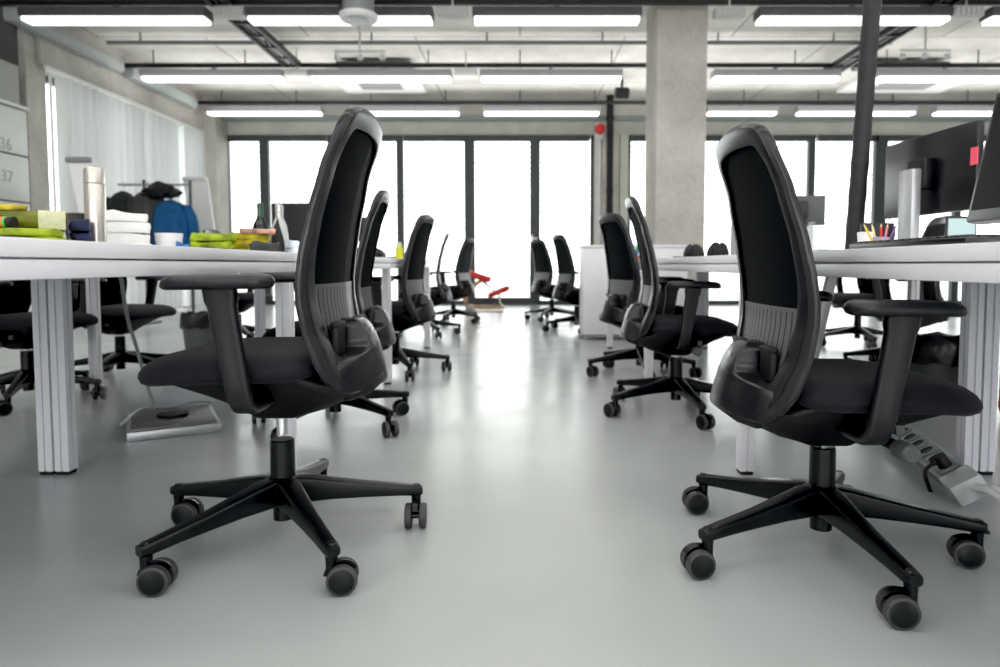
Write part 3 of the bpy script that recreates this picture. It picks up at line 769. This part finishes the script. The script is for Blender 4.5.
def bottle(px, Y, pyt, label, wine):
    x, zt = at(px, pyt, Y); h = zt-DT
    t = thing('bottle', label, 'bottle', (x, Y, DT), 0, 'two bottles on the left desk')
    g = mat('dark bottle glass', (.008,.014,.010), .08, var=.05)
    if wine:
        b = new(); lathe(b, [(.02,.004),(.036,0),(.039,.008),(.039,h*.50),(.034,h*.60),(.017,h*.74),(.0145,h*.85),(.0145,h*.97)]); obj('body', b, g, t)
        b = new(); lathe(b, [(.0175,h*.74),(.0155,h*.84),(.0165,h*.955),(.0165,h*.995),(.012,h)]); obj('foil', b, mat('dark green foil', (.05,.10,.06), .35, .4), t)
        b = new(); lathe(b, [(.0395,h*.15),(.0397,h*.16),(.0397,h*.40),(.0395,h*.41)]); obj('paper_label', b, mat('black label', (.03,.03,.035), .5), t)
        b = new(); cyl(b, (0,-.0392,h*.32), (0,-.0402,h*.32), .016, n=14); obj('label_emblem', b, mat('pale emblem', (.55,.55,.5), .5), t)
    else:
        b = new(); lathe(b, [(.02,.004),(.040,0),(.043,.008),(.043,h*.40),(.036,h*.58),(.019,h*.74),(.016,h*.85),(.016,h*.97)]); obj('body', b, mat('clear pale glass', (.55,.58,.56), .12, var=.05), t)
        b = new(); lathe(b, [(.021,h*.70),(.0185,h*.80),(.021,h*.90),(.020,h*.97),(.012,h)]); obj('foil', b, mat('silver foil', (.55,.55,.53), .3, .6, var=.3, scale=60), t)
        b = new(); R = []
        for z, hw in ((.02,.95),(h*.30,.85),(h*.40,.70),(h*.58,.40),(h*.73,.06)):
            rr = .0436 if z < h*.39 else (.0437 if z < h*.41 else (.0368 if z < h*.6 else .0205))
            R.append([(rr*sin(u*hw), -rr*cos(u*hw), z) for u in [k/4-1 for k in range(9)]])
        loft(b, R, cap=False, closed=False); obj('paper_label', b, M_black, t)
bottle(260, 3.4, 203, 'dark green wine bottle with a round label, left of the two bottles', True)
bottle(279, 3.4, 204, 'pale bottle with silver foil and a black pointed label, right of the two bottles', False)

def monitor(x, y, z0, w, h, yaw, label, tilt=0, stand=M_bezel, group=None, stand_dx=0, back=None, thick_=.035, base=True, neck_w=.07, neck_h=None):
    "front of the screen faces local -y"
    t = thing('monitor', label, 'monitor', (x, y, DT), rad(yaw), group)
    zc = z0-DT+h/2
    b = new(); box(b, (0,0,zc), (w,thick_,h), .006, rot=(tilt,0,0)); 
    # rotate about own centre only: rebuilt below when tilted
    if tilt:
        b.free(); b = new(); box(b, (0,0,0), (w,thick_,h), .006); bmesh.ops.rotate(b, cent=(0,0,0), matrix=Euler((tilt,0,0)).to_matrix(), verts=b.verts); bmesh.ops.translate(b, vec=(0,0,zc), verts=b.verts)
    hs = obj('housing', b, back or M_bezel, t)
    b = new(); box(b, (0,-thick_/2-.0005,.008), (w-.03,.003,h-.046)); bmesh.ops.rotate(b, cent=(0,0,0), matrix=Euler((tilt,0,0)).to_matrix(), verts=b.verts); bmesh.ops.translate(b, vec=(0,0,zc), verts=b.verts)
    obj('screen', b, M_screen, t)
    b = new(); box(b, (0,thick_/2+.02,zc), (.12,.05,.12), .008); obj('mount', b, M_bezel, t)
    nh = neck_h or zc+.04
    b = new(); box(b, (stand_dx,thick_/2+.065,nh/2), (neck_w,.04,nh), .006); obj('neck', b, stand, t)
    if base:
        b = new(); box(b, (stand_dx,thick_/2+.03,.008), (.24,.20,.014), .006); obj('stand_base', b, stand, t)
    return t
x, z = at(298, 203, 4.3)
monitor(x, 4.3, z-.34, .33, .34, 0, 'black monitor standing right behind the two bottles')
x, z = at(346, 217, 4.6)
monitor(x, 4.6, z-.17, .28, .17, 0, 'dark blue grey monitor seen between the first two left chair backs')
x, z = at(362, 240, 4.3)
b = new(); R = []
for i, (zz, s) in enumerate(((0,1),(.03,1.02),(.055,.8),(.07,.45))): R.append([(x_*s, y_*s, zz) for x_, y_ in rrect(-.10,.10,-.09,.09,.03,4)])
loft(b, R); tube(b, smooth_path([(.0,0,.06),(.04,0,.12),(.07,0,.15)],4), .008, 6)
quick('desk_phone', 'black desk phone standing behind the second left chair', 'phone', b, M_black, (x+.06, 4.2, DT))
x, z = at(399, 248, 4.9); x1, _ = at(403, 248, 4.9)
t = thing('highlighter', 'yellow highlighter standing on the left desk beside the third chair', 'highlighter', (x, 4.9, DT))
b = new(); cyl(b, (0,0,0), (0,0,.085), .028, n=16); obj('barrel', b, mat('highlighter yellow', (.75,.78,.02), .4), t)
b = new(); cyl(b, (0,0,.085), (0,0,.125), .022, .018, n=16); obj('cap', b, mat('pale cap', (.7,.72,.45), .4), t)
x, z = at(422, 264, 5.4)
b = new(); box(b, (0,0,.015), (.22,.20,.03), .004); quick('notebook', 'closed grey notebook near the far end of the left desks', 'notebook', b, M_greyp, (-.95, 5.4, DT))

# cables and floor box on the left
b = new(); tube(b, smooth_path([(-1.93,3.2,.70),(-1.88,3.15,.60),(-1.80,3.05,.45),(-1.73,3.0,.30),(-1.66,2.95,.14),(-1.60,2.90,.055)], 6), .008, 8)
quick('cable', 'grey cable hanging from the left desk down to the floor box', 'cable', b, mat('grey cable', (.35,.36,.36), .5))
t = thing('floor_box', 'flat metal floor box lid lying on the floor under the left desk', 'floor box', (-1.49, 2.83, 0), rad(30))
M_fbox = mat('worn steel lid', (.20,.20,.19), .4, .35, var=.25, scale=10)
b = new(); box(b, (0,0,.018), (.34,.42,.036), .004); obj('base_frame', b, M_alu, t)
b = new(); box(b, (0,0,.040), (.31,.39,.010), .003); obj('lid', b, M_fbox, t)
b = new(); lathe(b, [(.05,.044),(.062,.046),(.062,.056),(.04,.060),(.0,.060)]); obj('cable_outlet', b, M_black, t)
b = new(); tube(b, smooth_path([(-.19,-.1,.05),(-.12,.12,.062),(0,.17,.052),(.10,.19,.062),(.17,.2,.05)],5), .006, 8); obj('wire_handle', b, M_alu, t)

# waste bins
def bin_(x, y, label, r=.13, h=.31):
    t = thing('waste_bin', label, 'waste bin', (x, y, 0), 0, 'black waste bins')
    b = new(); lathe(b, [(r*.8,0),(r*.82,.004),(r,h*.85),(r*.97,h*.85),(r*.8,.012)]); obj('bucket', b, M_dgrey, t)
    b = new(); R = []
    for z, s in ((h*.62,1.05),(h*.72,1.08),(h*.9,1.06),(h,1.0),(h*.97,.92),(h*.7,.9)):
        R.append([(cos(2*PI*i/26)*r*s*(1+.05*sin(i*2.1+z*40)), sin(2*PI*i/26)*r*s*(1+.05*sin(i*2.1+z*40)), z+.01*sin(i*1.9)) for i in range(26)])
    loft(b, R, cap=False); obj('bin_liner', b, mat('black bin liner', (.015,.015,.016), .28, bump=.4, scale=25), t)
bin_(-2.58, 5.35, 'black lined waste bin under the left desks, seen below the foreground armrest')
bin_(2.12, 3.38, 'black lined waste bin beyond the right desk leg', .17, .33)

# ------------------------------------------------------------------ things on the right desks
DT = .7254
def mid(px0, px1, py, Y): return (at(px0, py, Y)[0]+at(px1, py, Y)[0])/2
# big monitor seen from behind, screen turned to the far side
monitor(1.665, 2.74, .895, .56, .325, 93, 'large black monitor seen from behind, on a silver stand, on the outer right desk', tilt=0, stand=M_alu, thick_=.03, neck_w=.09, neck_h=.35)
b = new(); box(b, (0,0,0), (.004,.036,.062)); quick('sticky_note', 'pink sticky note on the near edge of the large rear-facing monitor', 'note', b, mat('pink paper', (.85,.10,.16), .7), (1.647, 2.445, 1.085))
# near monitor, screen facing the aisle
monitor(1.235, 1.50, .795, .56, .345, -90, 'black monitor at the right edge, its dark screen tilted back', tilt=-.20, thick_=.04, stand=M_bezel)
b = new(); R = []
box(b, (0,0,.010), (.15,.44,.014), .004)
for i in range(5):
    for j in range(14): box(b, (-.055+i*.026, -.195+j*.030, .019), (.020,.024,.006), .0015, seg=1)
quick('keyboard', 'black keyboard lying on the near right desk below the tilted monitor', 'keyboard', b, M_bezel, (.90, 1.46, DT))
x0, z1 = at(946, 212, 3.3); x1, _ = at(977, 212, 3.3)
t = thing('laptop', 'open laptop with a pale blue screen seen under the large monitor', 'laptop', ((x0+x1)/2, 3.3, DT))
b = new(); box(b, (0,-.1,.008), (x1-x0,.2,.014), .004); obj('keyboard_deck', b, M_greyp, t)
b = new(); box(b, (0,0,.10), (x1-x0,.01,z1-DT+.0-.015), .004); obj('lid', b, M_bezel, t)
b = new(); box(b, (0,-.006,.10), (x1-x0-.02,.002,z1-DT-.04)); obj('screen', b, mat('pale lit screen', (.35,.45,.46), .3, emit=((.5,.62,.62), .55)), t)
# dark box shaped laptop and pens
x0, zt = at(861, 223, 2.6); x1, _ = at(894, 223, 2.6)
t = thing('tablet', 'black tablet propped upright behind the pen pot', 'tablet', ((x0+x1)/2, 2.6, DT))
b = new(); box(b, (0,0,(zt-DT)/2), (x1-x0,.012,zt-DT), .004, rot=(0,0,0)); obj('shell', b, M_bezel, t)
b = new(); box(b, (0,.05,.02), (.10,.10,.012), .003); obj('stand', b, M_bezel, t)
xp, zp = at(881, 238, 2.05)
t = thing('pen_pot', 'clear plastic pen pot standing on the right desk', 'pen pot', (xp, 2.05, DT))
b = new(); lathe(b, [(.018,0),(.021,.002),(.024,.050),(.0225,.050),(.019,.004)], n=20); obj('pot', b, mat('lilac clear plastic', (.55,.48,.58), .15, alpha=.55), t)
PENS = [(-.012,-.02,(.85,.75,.45),'pale yellow pencil leaning left in the pen pot'), (.0,-.004,(.7,.03,.05),'red pen in the middle of the pen pot'), (.010,.012,(.75,.25,.35),'pink pen leaning right in the pen pot'), (.016,.030,(.18,.08,.25),'purple pen at the right side of the pen pot'), (-.016,-.040,(.80,.55,.05),'amber pencil leaning furthest left in the pen pot')]
for i, (a, q, c, l) in enumerate(PENS):
    t2 = thing('pen', l, 'pen', (xp+a*.6, 2.05-.006*(i % 2), DT+.006), 0, 'pens in the pot')
    b = new(); cyl(b, (0,0,0), (q*1.0, .0, .075), .0034, n=8); obj('barrel', b, mat('pen %d paint' % i, c, .4), t2)
    b = new(); cyl(b, (q*1.0,0,.075), (q*1.1,0,.084), .0032, .001, n=8); obj('tip', b, mat('wood tip', (.75,.55,.35), .6), t2)
xw, zw = at(866, 233, 2.25)
b = new(); lathe(b, [(.018,0),(.022,.002),(.026,.06),(.027,.075),(.024,.075),(.02,.006)], n=20); quick('cup', 'small white cup left of the pen pot', 'cup', b, M_wplas, (xw, 2.25, DT))
# slanted black pipe
b = new(); x0, z0 = at(853.5, 246, 3.0); x1, z1 = at(872.5, 0, 3.0)
sl = (x1-x0)/(z1-z0); zb = .66
pts = [(x0+(z-z0)*sl, 3.0, z) for z in [DT+.001+k*(ZC-DT-.01)/60 for k in range(61)]]
tube(b, pts, [.036+.0022*((k % 3) == 0) for k in range(61)], 18)
quick('cable_riser', 'thick black slanting pipe rising from the right desks to the ceiling', 'pipe', b, mat('black foam sleeve', (.02,.021,.023), .6, var=.2, scale=30, bump=.5))
# clear bottle and small monitor further down
xb, zb = at(812, 222, 3.0); x1, _ = at(820, 222, 3.0); r = .034
t = thing('water_bottle', 'clear plastic bottle standing on the right desk behind the foreground chair back', 'bottle', (xb, 3.0, DT))
h = zb-DT
M_clear = mat('clear plastic', (.85,.9,.9), .08, alpha=.42)
b = new(); lathe(b, [(r*.8,0),(r,.006),(r,h*.72),(r*.6,h*.86),(r*.4,h*.92)], n=22); obj('body', b, M_clear, t)
b = new(); lathe(b, [(r*.42,h*.9),(r*.45,h*.92),(r*.45,h*.99),(r*.3,h)], n=16); obj('cap', b, M_greyp, t)
x, z = at(806, 196, 4.5)
monitor(1.86, 4.5, z-.20, .34, .20, 162, 'small dark monitor seen from behind, right of the foreground chair back', tilt=0, back=M_dgrey)
b = new(); R = []
for zz, s in ((0,1),(.02,1.04),(.04,.85),(.05,.5)): R.append([(x_*s, y_*s, zz) for x_, y_ in rrect(-.12,.12,-.06,.06,.03,4)])
loft(b, R); x, _ = at(828, 245, 3.6); quick('cable_coil', 'flat black cable coil lying beside the clear bottle', 'cable', b, M_black, (x, 3.6, DT))
def bag(px0, px1, pyt, Y, label, seed):
    x0, zt = at(px0, pyt, Y); x1, _ = at(px1, pyt, Y); w, h = x1-x0, zt-DT
    t = thing('bag', label, 'bag', ((x0+x1)/2, Y+.1, DT), 0, 'black bags on the right desk')
    b = new(); R = []
    for q, (f, s) in enumerate(((0,.92),(.12,1.0),(.45,1.0),(.75,.86),(.93,.62),(1,.3))):
        R.append([(cos(2*PI*i/26)*w/2*s*(1+.06*sin(i*1.7+seed+q)), sin(2*PI*i/26)*.10*s, f*h*(1+.12*sin(i*.7+seed))) for i in range(26)])
    loft(b, R); obj('body', b, mat('black nylon cloth', (.012,.013,.014), .7, bump=.4, scale=20), t, angle=70)
    b = new(); tube(b, smooth_path([(-w*.5,-.08,.012),(-w*.75,-.1,.008),(-w*.9,-.06,.010),(-w*1.0,0,.010)],4), .012, 6); obj('strap', b, M_black, t)
bag(688, 708, 245, 4.3, 'slumped black bag on the right desk, left one in front of the column', 1)
bag(712, 733, 243, 4.4, 'taller black bag on the right desk, right one next to the grey panel', 4)
x0, zt = at(731, 224, 4.0); x1, _ = at(748, 224, 4.0)
b = new(); box(b, (0,0,(zt-DT)/2), (x1-x0,.02,zt-DT), .004); box(b, (0,.05,.01), (x1-x0,.10,.02), .004)
quick('panel_screen', 'grey upright panel standing beside the black bags', 'panel', b, M_greyp, ((x0+x1)/2, 4.0, DT))
x, z = at(634, 250, 5.0)
t = thing('toy_block', 'small blue and green plastic block at the far end of the right desks', 'block', (x, 5.0, DT))
b = new(); box(b, (-.02,0,.055), (.10,.05,.035), .008); obj('blue_block', b, mat('blue plastic', (.01,.08,.45), .4), t)
b = new(); box(b, (.04,0,.085), (.05,.05,.04), .008); obj('green_block', b, mat('leaf green plastic', (.05,.35,.08), .4), t)
b = new(); box(b, (.02,0,.018), (.05,.05,.036), .006); obj('red_block', b, mat('brick red plastic', (.45,.08,.05), .4), t)

# ------------------------------------------------------------------ power strip on the floor
A, B = Vector((1.49, 2.58, 0)), Vector((1.30, 1.87, 0)); TILT = rad(34)
d = (B-A); Ls = d.length; ang = math.atan2(d.y, d.x)
t = thing('power_strip', 'long grey power strip with round sockets lying on the floor under the right desk', 'power strip', ((A.x+B.x)/2, (A.y+B.y)/2, .026), ang); t.rotation_euler = (TILT, 0, ang)
b = new(); prism(b, [(-.042,0),(.042,0),(.042,.05),(.035,.056),(-.035,.056),(-.042,.05)], -Ls/2, Ls/2)
bmesh.ops.rotate(b, cent=(0,0,0), matrix=Matrix(((0,0,1),(1,0,0),(0,1,0))), verts=b.verts)
obj('body', b, mat('grey strip aluminium', (.30,.31,.32), .4, .4, var=.05, scale=15), t)
for s in (-1, 1):
    b = new(); box(b, (s*(Ls/2+.012 if s < 0 else Ls/2-.03),0,.031), (.03 if s < 0 else .10,.090,.062), .004); obj('end_cap', b, mat('pale grey cap', (.55,.56,.57), .4, var=.04), t)
for k in range(7):
    cx = -Ls/2+.06+k*.090
    b = new(); box(b, (cx,0,.058), (.066,.052,.006), .002); sk = obj('socket', b, M_greyp, t)
    b = new(); lathe(b, [(.0,.0612),(.019,.0612),(.021,.0622),(.021,.0605)], (cx,0,0), 20); obj('socket_well', b, M_black, sk)
b = new(); cx = -Ls/2+.06+6*.090; cyl(b, (cx,0,.062), (cx,0,.098), .021, .017, 18); box(b, (cx-.0,-.016,.086), (.02,.03,.016), .004); 
tube(b, smooth_path([(cx,-.02,.085),(cx+.0,-.06,.07),(cx+.04,-.085,.012),(cx+.15,-.09,.008),(cx+.35,-.05,.008)],6), .006, 8)
quick('plug', 'black plug with a trailing black lead in the last socket of the power strip', 'plug', b, M_black, t.location, (TILT,0,ang))
for i, (o_, l) in enumerate(((-.016, 'white cable leaving the power strip, nearer of two'), (.016, 'white cable leaving the power strip, farther of two'))):
    b = new(); tube(b, smooth_path([(Ls/2+.018,o_,.036),(Ls/2+.07,o_+.02,.045),(Ls/2+.16,o_+.07+.03*i,.02),(Ls/2+.30,o_+.16+.05*i,.010),(Ls/2+.5,o_+.2,.010)],6), .010, 10)
    quick('white_cable', l, 'cable', b, M_wplas, t.location, (0,0,ang), 'white cables from the power strip')

# slanted grey post beyond the right desks
x0, z0 = at(818, 352, 3.9); x1, z1 = at(835, 279, 3.9)
k = (x1-x0)/(z1-z0)
t = thing('slanted_post', 'light grey slanted post under the right desks behind the foreground chair', 'post', (x0-k*z0, 3.95, 0))
b = new(); R = []
for z in (.01, .655): R.append([(k*z+x_, y_, z) for x_, y_ in rrect(-.03,.03,-.02,.02,.006,3)])
loft(b, R); obj('shaft', b, M_alu, t)
b = new(); box(b, (0,0,.006), (.075,.055,.012), .003); obj('foot_cap', b, M_black, t)
# red bag at the far right edge
b = new(); R = []
for q, (f, s) in enumerate(((0,.9),(.1,1),(.6,.97),(.9,.8),(1,.5))): R.append([(cos(2*PI*i/22)*.16*s*(1+.05*sin(i*2+q)), sin(2*PI*i/22)*.12*s, f*.52) for i in range(22)])
loft(b, R)
t = thing('red_bag', 'muted red bag standing on the floor at the right edge behind the desk leg', 'bag', (2.32, 2.95, 0))
obj('body', b, mat('muted red cloth', (.50,.10,.07), .8, var=.2, bump=.3), t)
b = new(); tube(b, smooth_path([(-.07,0,.50),(-.05,0,.60),(.05,0,.60),(.07,0,.50)],5), .01, 8); obj('handle', b, M_black, t)

# ------------------------------------------------------------------ red kneeling stool
xs, _ = at(482, 300, 10.2)
t = thing('kneeling_stool', 'red kneeling stool with a pale wooden frame in front of the glass door', 'stool', (xs, 10.2, 0))
M_wood = mat('pale beech', (.55,.36,.20), .5, var=.15, scale=8)
M_red = mat('red upholstery', (.62,.045,.04), .65, var=.1, scale=20, bump=.2)
for s in (-.17, .17):
    b = new(); R = []
    pts = smooth_path([(.32,s,.05),(.05,s,.045),(-.17,s,.06),(-.26,s,.16),(-.16,s,.34),(.0,s,.46)],5)
    for p in pts: R.append([p+Vector((a_,c_,0))+Vector((0,0,a2)) for a_, c_, a2 in ((-.02,-.016,.02),(-.02,.016,.02),(.02,.016,-.02),(.02,-.016,-.02))])
    loft(b, R); obj('runner', b, M_wood, t)
b = new(); box(b, (.30,0,.055), (.05,.42,.05), .008); box(b, (-.17,0,.06), (.05,.36,.04), .006); obj('cross_bar', b, M_wood, t)
b = new(); box(b, (0,0,0), (.40,.42,.09), .035, seg=3); o = obj('seat', b, M_red, t, (-.06,0,.52), (0,rad(18),0))
b = new(); box(b, (0,0,0), (.34,.46,.075), .03, seg=3); o = obj('knee_pad', b, M_red, t, (.26,0,.285), (0,rad(-22),0))
b = new(); cyl(b, (-.02,0,.46), (.26,0,.25), .018, n=10); cyl(b, (.26,0,.26), (.28,0,.06), .016, n=10); obj('strut', b, M_chrome, t)

# ------------------------------------------------------------------ light
w = bpy.data.worlds.new('sky'); SC.world = w; w.use_nodes = True
nt = w.node_tree; bg = nt.nodes['Background']
tc = nt.nodes.new('ShaderNodeTexCoord'); sp = nt.nodes.new('ShaderNodeSeparateXYZ'); nt.links.new(tc.outputs['Generated'], sp.inputs[0])
rp = nt.nodes.new('ShaderNodeValToRGB'); e = rp.color_ramp.elements
e[0].position = .47; e[0].color = (.80,.84,.82,1); e[1].position = .56; e[1].color = (1,1,1,1)
mr = nt.nodes.new('ShaderNodeMapRange'); mr.inputs[1].default_value = -1; mr.inputs[2].default_value = 1
nt.links.new(sp.outputs['Z'], mr.inputs[0]); nt.links.new(mr.outputs[0], rp.inputs[0]); nt.links.new(rp.outputs[0], bg.inputs[0])
bg.inputs[1].default_value = 4.2

def area(name, loc, rot, sx, sy, power, col=(1,1,1), portal=False):
    l = bpy.data.lights.new(name, 'AREA'); l.shape = 'RECTANGLE'; l.size = sx; l.size_y = sy; l.energy = power; l.color = col
    if portal: l.cycles.is_portal = True
    o = bpy.data.objects.new(name, l); C.objects.link(o); o.location = loc; o.rotation_euler = rot
    return o
area('window_portal', (-1.9, YB-.3, 1.5), (-PI/2, 0, 0), 6.6, 3.0, 1, portal=True)
area('window_portal', (5.4, YB-.3, 1.5), (-PI/2, 0, 0), 7.2, 3.0, 1, portal=True)
area('window_portal', (-5.4, 9.3, 1.5), (0, -PI/2, 0), 3.0, 3.7, 1, portal=True)
# rows of ceiling lamps that continue behind the camera
for y, p in ((-1.6, 110), (.6, 75), (2.7, 45), (4.7, 40)):
    area('ceiling_lamp', (1.2, y, 3.12), (0, 0, 0), 12, .25, p, (1,.985,.96))
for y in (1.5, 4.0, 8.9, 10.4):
    area('ceiling_fill_light', (1.5, y, 2.95), (PI, 0, 0), 13, 1.0, 60, (1,.98,.95))  # added upward fill to brighten the ceiling, not actual fixtures
for x in (-3.6, .3, 4.2):
    area('rear_fill_light', (x, -5.6, 1.9), (PI/2, 0, 0), 1.3, 2.3, 85, (.96,.98,1))  # added fill behind the camera for edge highlights, no window there

SC.view_settings.view_transform = 'Standard'; SC.view_settings.look = 'None'; SC.view_settings.exposure = 0; SC.view_settings.gamma = 1
SC.view_settings.use_curve_mapping = True
cm = SC.view_settings.curve_mapping; cm.black_level = (.008,.008,.0075); cm.white_level = (.93,.93,.93); cm.update()
cy = SC.cycles
cy.use_denoising = True; cy.max_bounces = 8; cy.diffuse_bounces = 4; cy.glossy_bounces = 4; cy.transparent_max_bounces = 12
cy.sample_clamp_indirect = 6; cy.caustics_reflective = False; cy.caustics_refractive = False
